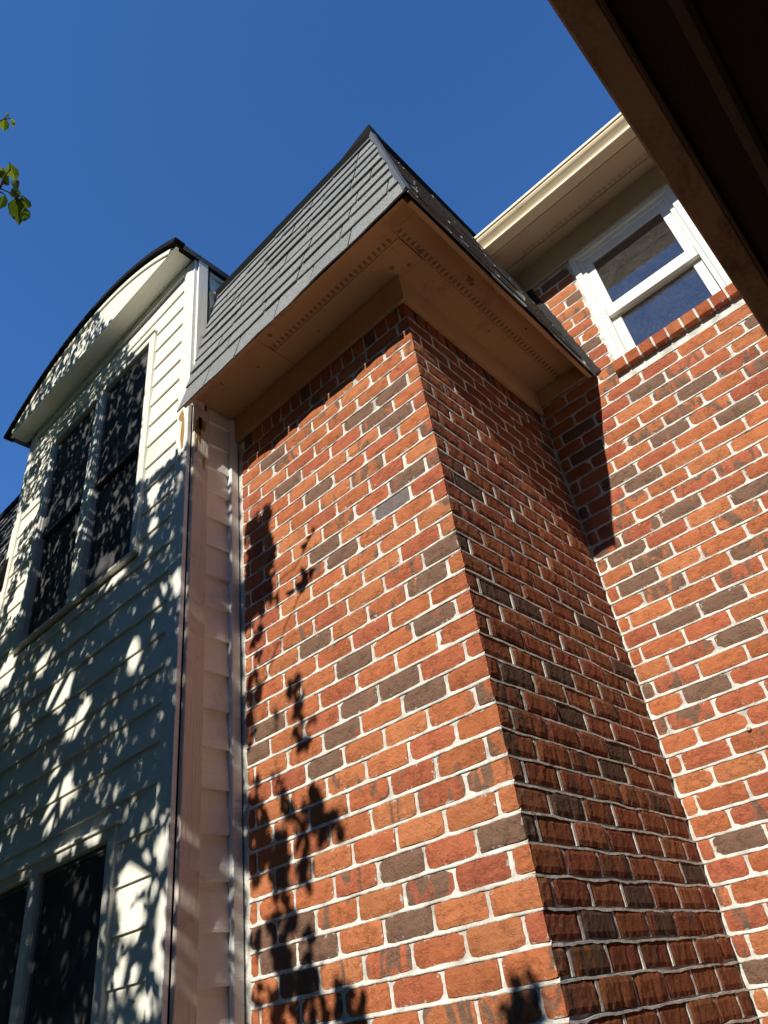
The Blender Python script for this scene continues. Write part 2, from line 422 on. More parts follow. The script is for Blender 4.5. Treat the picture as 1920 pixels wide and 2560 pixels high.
DARKM= [(0.39, 9.5, 1), (0.64, 10.6, 1), (0.14, 10.6, 0.7), (0.22, 11.4, 0.7), (0.14, 12.4, 1), (0.22, 13.3, 0.6), (0.39, 15.5, 1), (0.22, 15.6, 1), (0.39, 17.6, 1), (0.22, 19.6, 0.8), (0.03, 18.4, 0.7), (0.68, 2.4, 1), (0.52, 4.6, 1), (0.75, 5.5, 1), (0.65, 1.4, 0.5), (0.97, 0.3, 0.8), (0.39, 9.5, 0.9), (0.64, 10.5, 1), (0.5, 13.5, 0.5), (0.4, 15.4, 1), (0.27, 13.6, 0.6), (0.35, 15.9, 1), (0.2, 19.7, 0.7), (0.14, 26.7, 1), (0.03, 31.5, 1), (0.4, 0.9, 1), (0.23, 5.0, 1), (0.29, 6.1, 1), (0.14, 0.1, 1), (0.08, 2.9, 1), (0.02, 6.3, 1), (0.33, 3.8, 0.6), (0.28, 7.2, 0.4), (0.32, -10.6, 1), (0.35, -6.0, 1), (0.28, -13.5, 1)]
DARKS= [(0.08, 23.5, 1), (0.23, 25.4, 1), (0.58, 23.5, 0.9), (0.67, 22.3, 1), (0.48, 28.5, 1), (0.82, 24.4, 0.5), (0.06, 27.5, 1), (0.07, 29.5, 1), (0.24, 29.5, 1), (0.58, 29.5, 0.6), (0.14, 20.4, 1), (0.03, 24.5, 0.8), (0.31, 16.3, 1), (0.75, 15.4, 0.9), (0.43, 19.2, 0.8), (0.17, 20.4, 1), (0.41, 21.1, 0.9), (0.86, 17.9, 1), (0.14, 16.3, 1), (0.27, 16.2, 1), (0.04, 17.4, 1), (0.14, 10.5, 0.8), (0.94, 27.3, 1)]
LIT= [(-1.97, 2.85, 0.12, 0.08), (-1.71, 2.68, 0.06, 0.09), (-1.8, 2.66, 0.06, 0.06), (-2.26, 2.8, 0.04, 0.06), (-2.39, 2.91, 0.04, 0.06), (-1.87, 2.36, 0.1, 0.08), (-1.79, 2.42, 0.05, 0.07), (-1.9, 2.51, 0.04, 0.03), (-1.31, 1.97, 0.06, 0.1), (-1.22, 2.0, 0.07, 0.07), (-1.26, 1.88, 0.09, 0.06), (-1.11, 2.02, 0.03, 0.08), (-1.09, 1.83, 0.03, 0.12), (-1.3, 1.74, 0.04, 0.04), (-1.16, 1.66, 0.05, 0.04), (-1.22, 1.74, 0.02, 0.03), (-1.51, 2.16, 0.06, 0.02), (-1.7, 2.18, 0.09, 0.02), (-2.69, 4.27, 0.12, 0.11), (-2.86, 4.0, 0.08, 0.32), (-2.81, 4.24, 0.1, 0.13), (-1.95, 2.89, 0.12, 0.08), (-1.38, 2.8, 0.05, 0.09), (-2.16, 3.1, 0.11, 0.05), (-2.59, 3.22, 0.1, 0.11), (-1.61, 3.26, 0.12, 0.03), (-1.09, 2.96, 0.04, 0.06), (-1.33, 3.56, 0.05, 0.06), (-1.3, 3.38, 0.04, 0.05), (-1.21, 2.98, 0.04, 0.05), (-2.61, 3.67, 0.11, 0.15), (-1.75, 3.44, 0.1, 0.07), (-2.07, 3.89, 0.08, 0.08)]
BLOB= [(-0.87, 3.27, 0.044), (-0.93, 3.21, 0.093), (-0.91, 3.1, 0.107), (-0.92, 3.01, 0.116), (-0.98, 2.97, 0.072), (-0.9, 2.91, 0.069), (-1.0, 2.87, 0.059), (-0.95, 2.76, 0.037), (-0.83, 2.86, 0.027), (-0.94, 2.67, 0.031), (-0.97, 2.62, 0.031), (-0.98, 2.55, 0.055), (-0.86, 2.41, 0.028), (-0.76, 2.48, 0.043), (-0.74, 2.42, 0.038), (-0.73, 2.32, 0.046), (-0.67, 2.34, 0.022), (-1.01, 2.49, 0.055), (-1.01, 2.4, 0.039), (-0.87, 2.24, 0.029), (-0.97, 2.23, 0.029), (-0.85, 2.18, 0.034), (-1.0, 2.15, 0.045), (-0.98, 2.1, 0.069), (-0.82, 2.09, 0.04), (-0.71, 2.09, 0.048), (-0.68, 2.03, 0.05), (-0.6, 2.01, 0.035), (-0.75, 2.02, 0.043), (-0.98, 2.04, 0.077), (-0.77, 1.97, 0.035), (-0.88, 1.98, 0.073), (-0.98, 1.96, 0.038), (-0.76, 1.91, 0.042), (-0.87, 1.91, 0.045), (-0.84, 1.82, 0.043), (-0.9, 1.78, 0.044), (-0.99, 1.78, 0.037), (-0.76, 1.73, 0.035), (-0.88, 1.7, 0.042), (-0.85, 1.65, 0.065), (-0.99, 1.65, 0.032), (-0.72, 1.66, 0.022), (-0.76, 1.59, 0.076), (-0.91, 1.6, 0.05), (-0.64, 1.58, 0.046), (-0.6, 1.55, 0.041), (-0.09, 1.51, 0.053), (-0.06, 1.53, 0.021), (-0.14, 1.49, 0.04)]
SPRIG= [((-0.407, -1.319, 3.708), (-0.443, -1.288, 3.706), 0.029), ((-0.441, -1.31, 3.71), (-0.476, -1.312, 3.712), 0.029), ((-0.434, -1.298, 3.666), (-0.447, -1.272, 3.678), 0.026), ((-0.464, -1.265, 3.666), (-0.528, -1.227, 3.642), 0.038), ((-0.465, -1.25, 3.687), (-0.494, -1.223, 3.689), 0.032), ((-0.458, -1.24, 3.63), (-0.499, -1.221, 3.624), 0.024), ((-0.478, -1.293, 3.66), (-0.525, -1.286, 3.652), 0.019), ((-0.437, -1.327, 3.714), (-0.474, -1.325, 3.714), 0.023), ((-0.396, -1.373, 3.894), (-0.435, -1.358, 3.893), 0.021), ((-0.384, -1.359, 3.888), (-0.407, -1.342, 3.896), 0.014), ((-0.398, -1.372, 3.904), (-0.396, -1.369, 3.928), 0.012), ((-0.454, -1.334, 3.68), (-0.501, -1.336, 3.674), 0.032), ((-0.503, -1.321, 3.695), (-0.57, -1.299, 3.672), 0.035), ((-0.417, -1.39, 3.883), (-0.461, -1.386, 3.881), 0.028), ((-0.461, -1.285, 3.682), (-0.481, -1.26, 3.69), 0.026), ((-0.474, -1.312, 3.701), (-0.472, -1.296, 3.724), 0.018)]
TWIG= [[(-0.547, -1.374, 3.622), (-0.496, -1.333, 3.653), (-0.474, -1.311, 3.665), (-0.469, -1.29, 3.666), (-0.468, -1.266, 3.663), (-0.454, -1.252, 3.67)], [(-0.496, -1.333, 3.653), (-0.466, -1.315, 3.67), (-0.446, -1.297, 3.681)], [(-0.474, -1.311, 3.665), (-0.443, -1.317, 3.686), (-0.42, -1.311, 3.699), (-0.406, -1.322, 3.709)], [(-0.489, -1.443, 3.844), (-0.438, -1.4, 3.872), (-0.412, -1.379, 3.885), (-0.401, -1.372, 3.891), (-0.389, -1.358, 3.897)], [(-0.401, -1.372, 3.891), (-0.393, -1.372, 3.895)], [(-0.482, -1.312, 3.66), (-0.478, -1.293, 3.66)], [(-0.468, -1.266, 3.663), (-0.473, -1.238, 3.656)]]


# ------------------------------------------------------------------ ground
def flat(name, mat, x0, x1, y0, y1, z):
    me = bpy.data.meshes.new(name); me.from_pydata([(x0,y0,z),(x1,y0,z),(x1,y1,z),(x0,y1,z)], [], [(0,1,2,3)])
    me.materials.append(MATS[mat]); o = bpy.data.objects.new(name, me); COL.objects.link(o); WORLD[o.name] = Vector()
    return tag(o, kind='structure')
flat('ground', 'lawn', -400, 400, -400, 400, 0)

# ------------------------------------------------------------------ brick bay
bay = thing('brick_bay', -.5, .3, GROUND, 'projecting orange-red brick bay with white mortar under the grey shingled overhang', 'brick bay')
MB().box(-W - .045, -.0095, .0045, D + .05, GROUND, 3.95).build('mortar', 'mortar', bay)
def bed_strips(mb, plane, spans, z, back):
    """weather-struck bed joint: set back under the brick above, flush on the brick below"""
    for a, b in spans:
        n = max(2, int((b - a) / .022)); vs = []; fs = []
        for i in range(n + 1):
            u = a + (b - a) * i / n
            q = Vector((u * 38, z * 91, {'front': 0, 'side': 5, 'main': 9}[plane]))
            sd = plane == 'side'
            wv_ = (.006 * noise.noise(Vector((u * 9, z * 50, 3)))) if sd else 0
            f = (-.0002 if sd else .0002) + (.0010 if sd else .0016) * noise.noise(q); lo = z - BJ / 2 - (.0004 if not sd else .0012) + wv_ + (.0036 if sd else .0026) * noise.noise(q + Vector((0, 0, 30)))
            hi = z + BJ / 2 + .0008 + .0012 * noise.noise(q * 1.7)
            md = z + .0012 * noise.noise(q * .7)
            for (o_, zz) in (((back, hi), (back * .92, md + wv_ + .0006), (-f, md + wv_ - .0006), (-f, lo), (back, lo)) if sd else ((back, hi), (back * .55, md + .002), (-f, lo + .0022), (-f + .001, lo), (back, lo))):
                vs.append((u, o_, zz) if plane == 'front' else ((u, D + o_, zz) if plane == 'main' else (-o_, u, zz)))
        for i in range(n):
            for j in range(4): fs.append((i*5+j, i*5+j+1, i*5+6+j, i*5+5+j))
        mb.add(vs, fs)
jn = MB()
for n in range(-1, 50):
    bed_strips(jn, 'front', [(-W, .0)], zrow(n), .0044); bed_strips(jn, 'side', [(.0, D)], zrow(n), .0094)
    zt, zb = zrow(n) - BJ / 2, zrow(n + 1) + BJ / 2
    y = .059 if n % 2 == 0 else .1455
    while y < D - .02:
        d0 = .0012 + .0018 * random.Random(int(y * 999) + n).random()
        jn.box(-.0094, -d0, y - .0008, y + BJ + .0008, zb - .001, zt + .001); y += .171
jn.build('mortar_joints', 'mortar', bay)
bw = Brickwork(bay, 300); r = random.Random(3); TF, TS = Tones(DARKF), Tones(DARKS)
LAST = 50
for n in range(-1, LAST):
    zt, zb = zrow(n) - BJ / 2, zrow(n + 1) + BJ / 2
    far = n > 33
    ev = n % 2 == 0
    la, lb = (.1365, .059) if ev else (.0535, .1455)
    bw.add('front', -la, 0, zb, zt, max(TF.get(-la, 0, n, r), 0), lb, far)
    x = -la - BJ
    while x > -W + .02:
        x0 = max(x - (.1675 - BJ), -W + .002)
        bw.add('front', x0, x, zb, zt, TF.get(x0, x, n, r), 0, far); x = x0 - BJ
    y = lb + BJ
    while y < D - .02:
        y1 = min(y + (.171 - BJ), D - .008)
        if y1 - y > .02: bw.add('side', y, y1, zb, zt, TS.get(y, y1, n, r), 0, far)
        y = y1 + BJ
# soldier course under the frieze
zb, zt = zrow(-1) + BJ / 2, zrow(-3.3)
x = -.030
bw.add('front', -.029, 0, zb, zt, 0, .06)
while x > -W + .03:
    x -= BJ; bw.add('front', max(x - .0545, -W), x, zb, zt, r.choice([0, 0, .4, .9])); x -= .0545
y = .06 + BJ
while y < D - .03:
    bw.add('side', y, min(y + .057, D - .01), zb, zt, r.choice([0, 0, 0, .5])); y += .067
bw.emit()
# frieze boards round the top of the bay
box_part('frieze', 'soffit_tan', bay, -1.045, .018, -.018, .0, 3.792, 3.945)
box_part('frieze', 'soffit_tan', bay, .0, .0185, -.0, D - .019, 3.790, 3.945)

# ------------------------------------------------------------------ brick house: main wall
ROW0 = -14
house = thing('brick_house', .9, 1.3, GROUND, 'recessed brick house wall with white sash window under the beige gutter', 'house')
WX0, WX1, WZ0, WZ1 = .412, .980, 3.83, 4.617
core = MB()
yb = D + .0045
for b in ((-.2, WX0, GROUND, 4.78), (WX1, 3.2, GROUND, 4.78), (WX0, WX1, GROUND, WZ0 - .06), (WX0, WX1, WZ1, 4.78)):
    core.box(b[0], b[1], yb, D + .12, b[2], b[3])
core.build('mortar', 'mortar', house)
jn = MB()
for n in range(ROW0, 50):
    z = zrow(n)
    bed_strips(jn, 'main', [(0, WX0 - .012), (WX1 + .012, 1.9)] if WZ0 - .07 < z < WZ1 else [(0, 1.9)], z, .0044)
jn.build('mortar_joints', 'mortar', house)
bw = Brickwork(house, 300); TM = Tones(DARKM)
for n in range(ROW0, LAST):
    zt, zb = zrow(n) - BJ / 2, zrow(n + 1) + BJ / 2
    first = .043 if n % 2 == 0 else .129
    edges = [(.004, first)]; x = first + BJ
    while x < 2.4: edges.append((x, x + .174 - BJ)); x += .174
    for a, b in edges:
        far = a > .14 + .45 * (zb - 1.4) + .12 or n > 33
        pieces = [(a, b)]
        if zt > WZ0 - .075 + .01 and zb < WZ1:
            pieces = []
            if a < WX0 - .012: pieces.append((a, min(b, WX0 - .012)))
            if b > WX1 + .012: pieces.append((max(a, WX1 + .012), b))
        for u0, u1 in pieces:
            if u1 - u0 < .016: continue
            bw.add('main', u0, u1, zb, zt, TM.get(u0, u1, n, r), 0, far)
bw.emit()
# rowlock sill
for i in range(9):
    x0 = .396 + i * .0672
    prof = [(D - .030, 3.766), (D - .028, 3.826), (D + .04, 3.838), (D + .04, 3.76)]
    o = MB().prism(prof, 'x', x0, x0 + .0585).build('sill_brick', 'brick_face', house, .0022)
    c = r.choice(ORANGE); o.color = (*c, .2 if i in (1, 4) else 0)
    if i: MB().box(x0 - .0095, x0 - .0005, D - .0235, D + .035, 3.769, 3.828).build('mortar', 'mortar', house)
# window in the main wall
win = MB().box(WX0, WX0 + .034, D - .008, D + .08, WZ0 - .03, WZ1 - .0).box(WX1 - .034, WX1, D - .008, D + .08, WZ0 - .03, WZ1)\
    .box(WX0 + .034, WX1 - .034, D - .008, D + .08, WZ1 - .036, WZ1).build('window', 'trim_white', house, .003)
fr = MB()
a, b = WX0 + .034, WX1 - .034
fr.box(a, a + .022, D + .006, D + .08, WZ0 - .03, WZ1 - .036).box(b - .022, b, D + .006, D + .08, WZ0 - .03, WZ1 - .036).box(a + .022, b - .022, D + .006, D + .08, WZ1 - .058, WZ1 - .036)
fr.build('frame', 'trim_white', win, .002)
a += .022; b -= .022
zm = 4.150
up = MB().box(a, a + .042, D + .016, D + .036, zm + .03, WZ1 - .058).box(b - .042, b, D + .016, D + .036, zm + .03, WZ1 - .058)\
    .box(a + .042, b - .042, D + .016, D + .036, WZ1 - .105, WZ1 - .058).box(a + .002, b - .002, D + .010, D + .038, zm - .034, zm + .03)
up.build('sash', 'trim_white', win, .002)
lo = MB().box(a, a + .044, D + .040, D + .060, WZ0 - .03, zm - .01).box(b - .044, b, D + .040, D + .060, WZ0 - .03, zm - .01)\
    .box(a + .044, b - .044, D + .040, D + .060, WZ0 - .03, WZ0 + .028).box(a + .044, b - .044, D + .040, D + .060, zm - .035, zm - .004)
lo.build('sash', 'trim_white', win, .002)
MB().box(a + .03, b - .03, D + .025, D + .028, zm + .01, WZ1 - .09).build('pane', 'glass', win)
MB().box(a + .03, b - .03, D + .049, D + .052, WZ0 - .01, zm - .02).build('pane', 'glass', win)
# the dim room behind it
x0, x1, y0, y1, z0, z1 = .2, 1.2, D + .121, D + 1.4, 3.4, 4.76
rm = MB().add([(x0,y0,z0),(x1,y0,z0),(x1,y1,z0),(x0,y1,z0),(x0,y0,z1),(x1,y0,z1),(x1,y1,z1),(x0,y1,z1)], [(0,1,2,3),(4,7,6,5),(1,5,6,2),(2,6,7,3),(3,7,4,0)])
rm.build('room', 'room_dark', house)
# eaves of the main house
MB().box(-.02, 3.2, D - .016, D + .0, 4.612, 4.772).build('frieze', 'soffit_beige', house, .003)
def SLZ(y): return 4.771 - .30 * (D - y)         # the soffit follows the rafters
def raked(y0, y1, lift, th): return [(y0, SLZ(y0) + lift), (y1, SLZ(y1) + lift), (y1, SLZ(y1) + lift + th), (y0, SLZ(y0) + lift + th)]
MB().prism(raked(.7545, .8705, 0, .02), 'x', .02, 3.2).build('soffit', 'soffit_beige', house)
MB().prism(raked(.9150, D + .02, 0, .02), 'x', .02, 3.2).build('soffit', 'soffit_beige', house)
vt = MB().prism(raked(.8708, .9120, .004, .014), 'x', .02, 3.2).build('vent', 'soffit_beige', house)
sl = MB()
x = .25
while x < 1.6:
    sl.prism(raked(.877, .905, .0026, .003), 'x', x, x + .014); x += .0285
tag(sl.build('vent_slots', 'vent_slot_beige', vt), kind='stuff')
MB().box(.02, 3.2, .738, .7505, 4.684, 4.80).build('fascia', 'soffit_beige', house)
prof = [(.7375, 4.688), (.680, 4.688), (.6785, 4.698), (.671, 4.712), (.660, 4.724), (.650, 4.733), (.645, 4.742), (.645, 4.766), (.651, 4.766), (.651, 4.746), (.664, 4.732), (.684, 4.698), (.732, 4.698), (.732, 4.766), (.7375, 4.766)]
gut = MB().prism(prof, 'x', .06, 3.2).build('gutter', 'gutter_beige', house)
MB().prism([(.6805, 4.6845), (.6720, 4.6845), (.6720, 4.6980), (.6783, 4.6980)], 'x', .06, 3.2).build('bead', 'gutter_lip', gut)
MB().prism([(.6445, 4.758), (.6380, 4.758), (.6380, 4.774), (.6445, 4.774)], 'x', .06, 3.2).build('bead', 'gutter_lip', gut)
MB().prism([(.69, 4.772), (.69, 4.782), (3.0, 6.2), (3.0, 6.19)], 'x', -.3, 3.2).build('roof', 'shingle', house)
MB().box(-3.0, 3.2, D + 1.6, D + 3.2, GROUND, 5.2).build('wall_core', 'room_dark', house)

cur = MB(); nx, nz = 26, 10; vs = []; fs = []
for j in range(nz + 1):
    for i in range(nx + 1):
        u = i / nx; v = j / nz
        x = .645 + .06 * u - (.155 - .14 * u) * v ** 1.3
        z = 4.335 + .02 * u - (.27 + .10 * u) * v
        y = D + .088 + (.004 + .010 * v) * math.sin(u * 34 + v * 2.0) + .012 * v
        vs.append((x, y, z))
for j in range(nz):
    for i in range(nx):
        fs.append((j*(nx+1)+i, j*(nx+1)+i+1, (j+1)*(nx+1)+i+1, (j+1)*(nx+1)+i))
cur.add(vs, fs)
o = cur.build('curtain', 'cloth_white', None, smooth=True)
md = o.modifiers.new('thickness', 'SOLIDIFY'); md.thickness = .002
tag(o, 'gathered white curtain hanging inside the sash window of the brick wall', 'curtain', kind='thing')

# little pale plug in the main wall
pl = MB(); ring = []
for (rr, yy) in ((.0072, D + .003), (.0078, D - .006), (.0055, D - .0105), (.003, D - .0105), (.0026, D - .006)):
    ring.append([(.300 + rr * math.cos(t * math.pi / 5), yy, 2.158 + rr * math.sin(t * math.pi / 5)) for t in range(10)])
vs = [q for rg in ring for q in rg]; fs = []
for i in range(4):
    for j in range(10): fs.append((i*10+j, i*10+(j+1) % 10, (i+1)*10+(j+1) % 10, (i+1)*10+j))
fs.append(tuple(40 + j for j in range(10)))
tag(pl.add(vs, fs).build('wall_plug', 'plug_pale', None), 'small round pale green plug stuck in a mortar joint of the house wall', 'wall plug', kind='thing')

# ------------------------------------------------------------------ mansard roofs
EX, EY, EZ, RUN, RISE = .293, -.303, 3.84, .20, .98
def slope_pt(face, u, d, lift):
    """point on a mansard face: u along the eave, d = 0..1 up the slope, lift out of the face"""
    if face == 'front': return (u, EY + RUN * d - lift * .98, EZ + RISE * d + lift * .2)
    return (EX - RUN * d + lift * .98, u, EZ + RISE * d + lift * .2)
ROWS = [-.022, .135, .245, .35, .45, .55, .65, .745, .84, .93, 1.0]
def wob(u, i, face):
    return .015 * noise.noise(Vector((u * 3.1, i * 7.7, 1.5 if face == 'front' else 9))) + .004 * noise.noise(Vector((u * 11, i * 3.3, 4)))
def shingle(parent, face, i, a, b, clip_a=None, clip_b=None):
    d0, d1 = ROWS[i], ROWS[i + 1] + .03
    n = 5; vs = []; fs = []
    lf = .0125 + .005 * rnd.random(); slip = rnd.uniform(-.006, .006)
    big = (2.2 if face == 'front' else 1.0) if i == 0 else 1.2
    def ends(d): return (max(a, clip_a(d)) if clip_a else a), (min(b, clip_b(d)) if clip_b else b)
    for layer in (0, 1):
        for dd, lift, w8 in ((d0, lf + (0 if layer == 0 else -.006), 1), (d1, .004 + (0 if layer == 0 else -.004), 0)):
            a_, b_ = ends(dd)
            for q in range(n + 1):
                u = a_ + (b_ - a_) * q / n
                vs.append(slope_pt(face, u, dd + w8 * (wob(u, i, face) * big + slip), lift))
    m = n + 1
    for q in range(n):
        fs += [(q, q + 1, m + q + 1, m + q), (2*m + q + 1, 2*m + q, 3*m + q, 3*m + q + 1), (q + 1, q, 2*m + q, 2*m + q + 1)]
    fs += [(0, m, 3*m, 2*m), (n, 2*m + n, 3*m + n, m + n)]
    return MB().add(vs, fs).build('shingle', 'shingle', parent)
def shingle_face(parent, face, lo_at, hi_at):
    for i in range(len(ROWS) - 1):
        lo, hi = lo_at(ROWS[i]), hi_at(ROWS[i]); u = lo - rnd.uniform(0, .2)
        while u < hi - .004:
            w = rnd.choice([.21, .25, .28, .31]); b = u + w
            if hi - b < .06: b = hi + .01
            a = u + .0068 if u > lo else lo
            if min(b, hi) - a > .02: shingle(parent, face, i, a, b, lo_at, hi_at)
            u = b
mans = thing('mansard_roof', -.4, .3, 3.84, 'grey shingled mansard overhang with brown soffit above the brick bay', 'roof')
XL = -1.052
deck = MB().add([(XL, EY, EZ), (EX, EY, EZ), (EX, D, EZ), (XL, D, EZ),
                 (XL, EY + RUN, EZ + RISE), (EX - RUN, EY + RUN, EZ + RISE), (EX - RUN, D, EZ + RISE), (XL, D, EZ + RISE)],
                [(0, 1, 5, 4), (1, 2, 6, 5), (4, 5, 6, 7)])
deck.build('deck', 'felt_black', mans)
shingle_face(mans, 'front', lambda d: XL + .004, lambda d: EX - RUN * d + .010)
shingle_face(mans, 'side', lambda d: EY + RUN * d - .006, lambda d: D - .004)
# fascia boards behind the shingle butts, soffit set up between them
MB().prism([(EY + .004, EZ + .002), (EY + .018, EZ + .002), (EY + .042, EZ + .115), (EY + .028, EZ + .115)], 'x', XL + .01, EX - .021).build('fascia', 'soffit_tan', mans)
MB().prism([(EX - .020, EZ - .004), (EX - .002, EZ - .004), (EX - .002, EZ + .004), (EX - .026, EZ + .115), (EX - .042, EZ + .115)], 'y', EY + .030, D - .01).build('fascia', 'soffit_tan', mans)
SZ = 3.940
for b in ((XL - .004, -.606, EY + .019, .0), (-.604, EX - .021, EY + .019, -.175), (-.604, .128, -.139, .0), (.168, EX - .021, -.174, D - .003), (.0, .131, .001, D - .003)):
    MB().box(*b, SZ + .0005 * rnd.random(), SZ + .014).build('soffit', 'soffit_tan', mans)
for (b, ax) in (((-.6, .13, -.1735, -.1405), 'x'), ((.1325, .1665, -.1735, D - .004), 'y')):
    v = MB().box(*b, SZ + .003, SZ + .012).build('vent', 'soffit_tan', mans)
    sl = MB(); t = b[0] + .012 if ax == 'x' else b[2] + .012; end = (b[1] if ax == 'x' else b[3]) - .02
    while t < end:
        if ax == 'x': sl.box(t, t + .0125, b[2] + .006, b[3] - .006, SZ + .0022, SZ + .004)
        else: sl.box(b[0] + .006, b[1] - .006, t, t + .0125, SZ + .0022, SZ + .004)
        t += .026
    tag(sl.build('vent_slots', 'vent_slot', v), kind='stuff')
# flaked paint and nail heads on the soffit
for (x, y, s) in ((.02, -.06, .011), (.075, -.02, .010), (.145, -.03, .012), (.20, .22, .016), (.19, .245, .010), (-.55, -.21, .012), (-.72, -.14, .007), (-.9, -.2, .006), (.21, .62, .008), (.09, .5, .006), (-.4, -.07, .006)):
    n = 9; vs = []
    for t in range(n):
        an = 2 * math.pi * t / n; k0 = .5 + .7 * rnd.random(); vs.append((x + s * k0 * math.cos(an), y + s * 1.3 * k0 * math.sin(an), SZ - .0012))
    MB().add(vs + [(a_, b_, SZ + .0008) for a_, b_, c_ in vs], [tuple(range(n))] + [(t, (t + 1) % n, n + (t + 1) % n, n + t) for t in range(n)]).build('paint_chip', 'vent_slot', mans)
nl = MB()
for i in range(13):
    for (x, y) in ((-1.0 + i * .098, -.262), (-.58 + i * .055, -.122), (.236, -.12 + i * .09), (.118, .03 + i * .078)):
        nl.box(x - .0022, x + .0022, y - .0022, y + .0022, SZ - .0010, SZ + .002)
tag(nl.build('nail_heads', 'vent_slot', mans), kind='stuff')
# frieze board where the soffit meets the main wall
box_part('frieze', 'soffit_tan', mans, .0192, EX - .004, D - .020, D - .003, EZ + .012, SZ - .0005)
# grey metal hip flashing and the black ridge felt
hip = MB(); vs = []; fs = []
for i in range(11):
    d = -.005 + i * .101; wv = .005 * math.sin(i * 1.9)
    c = Vector(slope_pt('front', EX - RUN * d, d, .018)); c.x += .016
    vs += [tuple(c + Vector((-.018 + wv, .003, .002))), tuple(c + Vector((.002, -.004, 0))), tuple(c + Vector((.006, .022 + wv, .002)))]
    if i: k0 = 3 * (i - 1); fs += [(k0, k0 + 1, k0 + 4, k0 + 3), (k0 + 1, k0 + 2, k0 + 5, k0 + 4)]
o = hip.add(vs, fs).build('hip_flashing', 'flashing_grey', mans); md = o.modifiers.new('thickness', 'SOLIDIFY'); md.thickness = .003
cap = MB(); vs = []; fs = []
path = [(XL + (EX - RUN - XL) * t / 14, EY + RUN) for t in range(15)] + [(EX - RUN, EY + RUN + (.80 - EY - RUN) * t / 12) for t in range(1, 13)]
for i, (x, y) in enumerate(path):
    peak = math.exp(-((i - 14) / 1.3) ** 2)
    hh = .020 + .012 * noise.noise(Vector((i * .8, 2.2, 0))) + .075 * peak
    o1 = (0, -1) if i < 14 else ((.7, -.7) if i == 14 else (1, 0))
    zz = EZ + RISE
    for (q, dz) in ((.020, -.028), (.030, .004), (.016, hh), (-.03, hh * .8), (-.045, -.02)):
        vs.append((x + o1[0] * q, y + o1[1] * q, zz + dz))
    if i:
        for j in range(4): fs.append(((i-1)*5+j, (i-1)*5+j+1, i*5+j+1, i*5+j))
cap.add(vs, fs).build('ridge_felt', 'felt_black', mans)
# tar bedding where the shingles meet the main wall
tb = MB(); vs = []; fs = []
for i in range(16):
    d = i / 15 * .98; w = .012 + .010 * noise.noise(Vector((i * 1.3, 5, 0)))
    p = slope_pt('side', D, d, .0)
    vs += [(p[0] - .02, D - .012, p[2]), (p[0] + .018 + w, D - .010, p[2]), (p[0] + .028 + w * 1.6, D + .002, p[2] + .004)]
    if i: k0 = 3 * (i - 1); fs += [(k0, k0+1, k0+4, k0+3), (k0+1, k0+2, k0+5, k0+4)]
tb.add(vs, fs).build('tar_seal', 'tar', mans)

far_m = thing('mansard_roof', -3.6, 0, 3.84, 'dark shingled mansard roof beyond the far end of the white siding', 'roof')
MB().add([(-4.9, EY, EZ), (-2.86, EY, EZ), (-2.86, .6, EZ), (-4.9, .6, EZ), (-4.9, EY + RUN, EZ + RISE), (-2.86, EY + RUN, EZ + RISE), (-2.86, .6, EZ + RISE), (-4.9, .6, EZ + RISE)],
         [(0,1,5,4),(1,2,6,5),(4,5,6,7),(0,4,7,3),(0,3,2,1)]).build('deck', 'felt_black', far_m)
shingle_face(far_m, 'front', lambda d: -4.2, lambda d: -2.905)
box_part('ridge_felt', 'felt_black', far_m, -4.9, -2.905, EY + RUN - .03, EY + RUN + .1, EZ + RISE - .02, EZ + RISE + .03)
MB().box(-4.9, -2.86, -.0, 1.0, GROUND, EZ - .002).build('wall', 'siding_white', far_m)

# ------------------------------------------------------------------ white sided house
wh = thing('white_house', -2, .2, GROUND, 'white lap-sided house end with arched gable and dappled leaf shade', 'house')
def WX(x): return .945 + (x - .945) * .987
def WZ(z): return 1.5 + (z - 1.5) * .987
YW = -.253; XR = -1.06
xL, xCl, xCb = WX(-2.955), WX(-2.875), WX(-1.175)
LAP = .1376 * .987; TOPZ = WZ(4.885)
# windows: (outer right, outer left, head top, sill, mullion L/R)
wins = [dict(R=WX(-1.44), L=WX(-2.592), T=WZ(4.763), B=WZ(3.337), mL=WX(-2.045), mR=WX(-1.968), cas=.050, sill=True, rail=WZ(4.02)),
        dict(R=WX(-1.405), L=WX(-2.56), T=WZ(2.192), B=WZ(1.05), mL=WX(-2.005), mR=WX(-1.942), cas=.048, sill=True, rail=WZ(1.55))]
# core with openings left for the windows
core = MB(); ycore = YW + .016
cuts = sorted({GROUND, WZ(5.06), *[w['T'] for w in wins], *[w['B'] for w in wins]})
for z0, z1 in zip(cuts, cuts[1:]):
    hit = [w for w in wins if z0 < (w['T'] + w['B']) / 2 < z1 + .6 and z0 >= w['B'] - 1e-6 and z1 <= w['T'] + 1e-6]
    if hit:
        w = hit[0]; core.box(xL + .02, w['L'], ycore, ycore + .1, z0, z1); core.box(w['R'], XR - .016, ycore, ycore + .1, z0, z1)
    else: core.box(xL + .02, XR - .016, ycore, ycore + .1, z0, z1)
core.box(XR - .1, XR - .0155, ycore + .1, 1.0, GROUND, WZ(5.06)).box(xL + .02, xL + .1, ycore + .1, 1.0, GROUND, WZ(5.06))
core.box(xL + .1, XR - .1, .9, 1.0, GROUND, WZ(5.06))
core.build('wall', 'room_dark', wh)
def board(name, mat, parent, x0, x1, z0, z1):
    return MB().prism([(YW, z0), (YW + .0145, z0), (YW + .0145, z1), (YW + .0105, z1)], 'x', x0, x1).build(name, mat, parent)
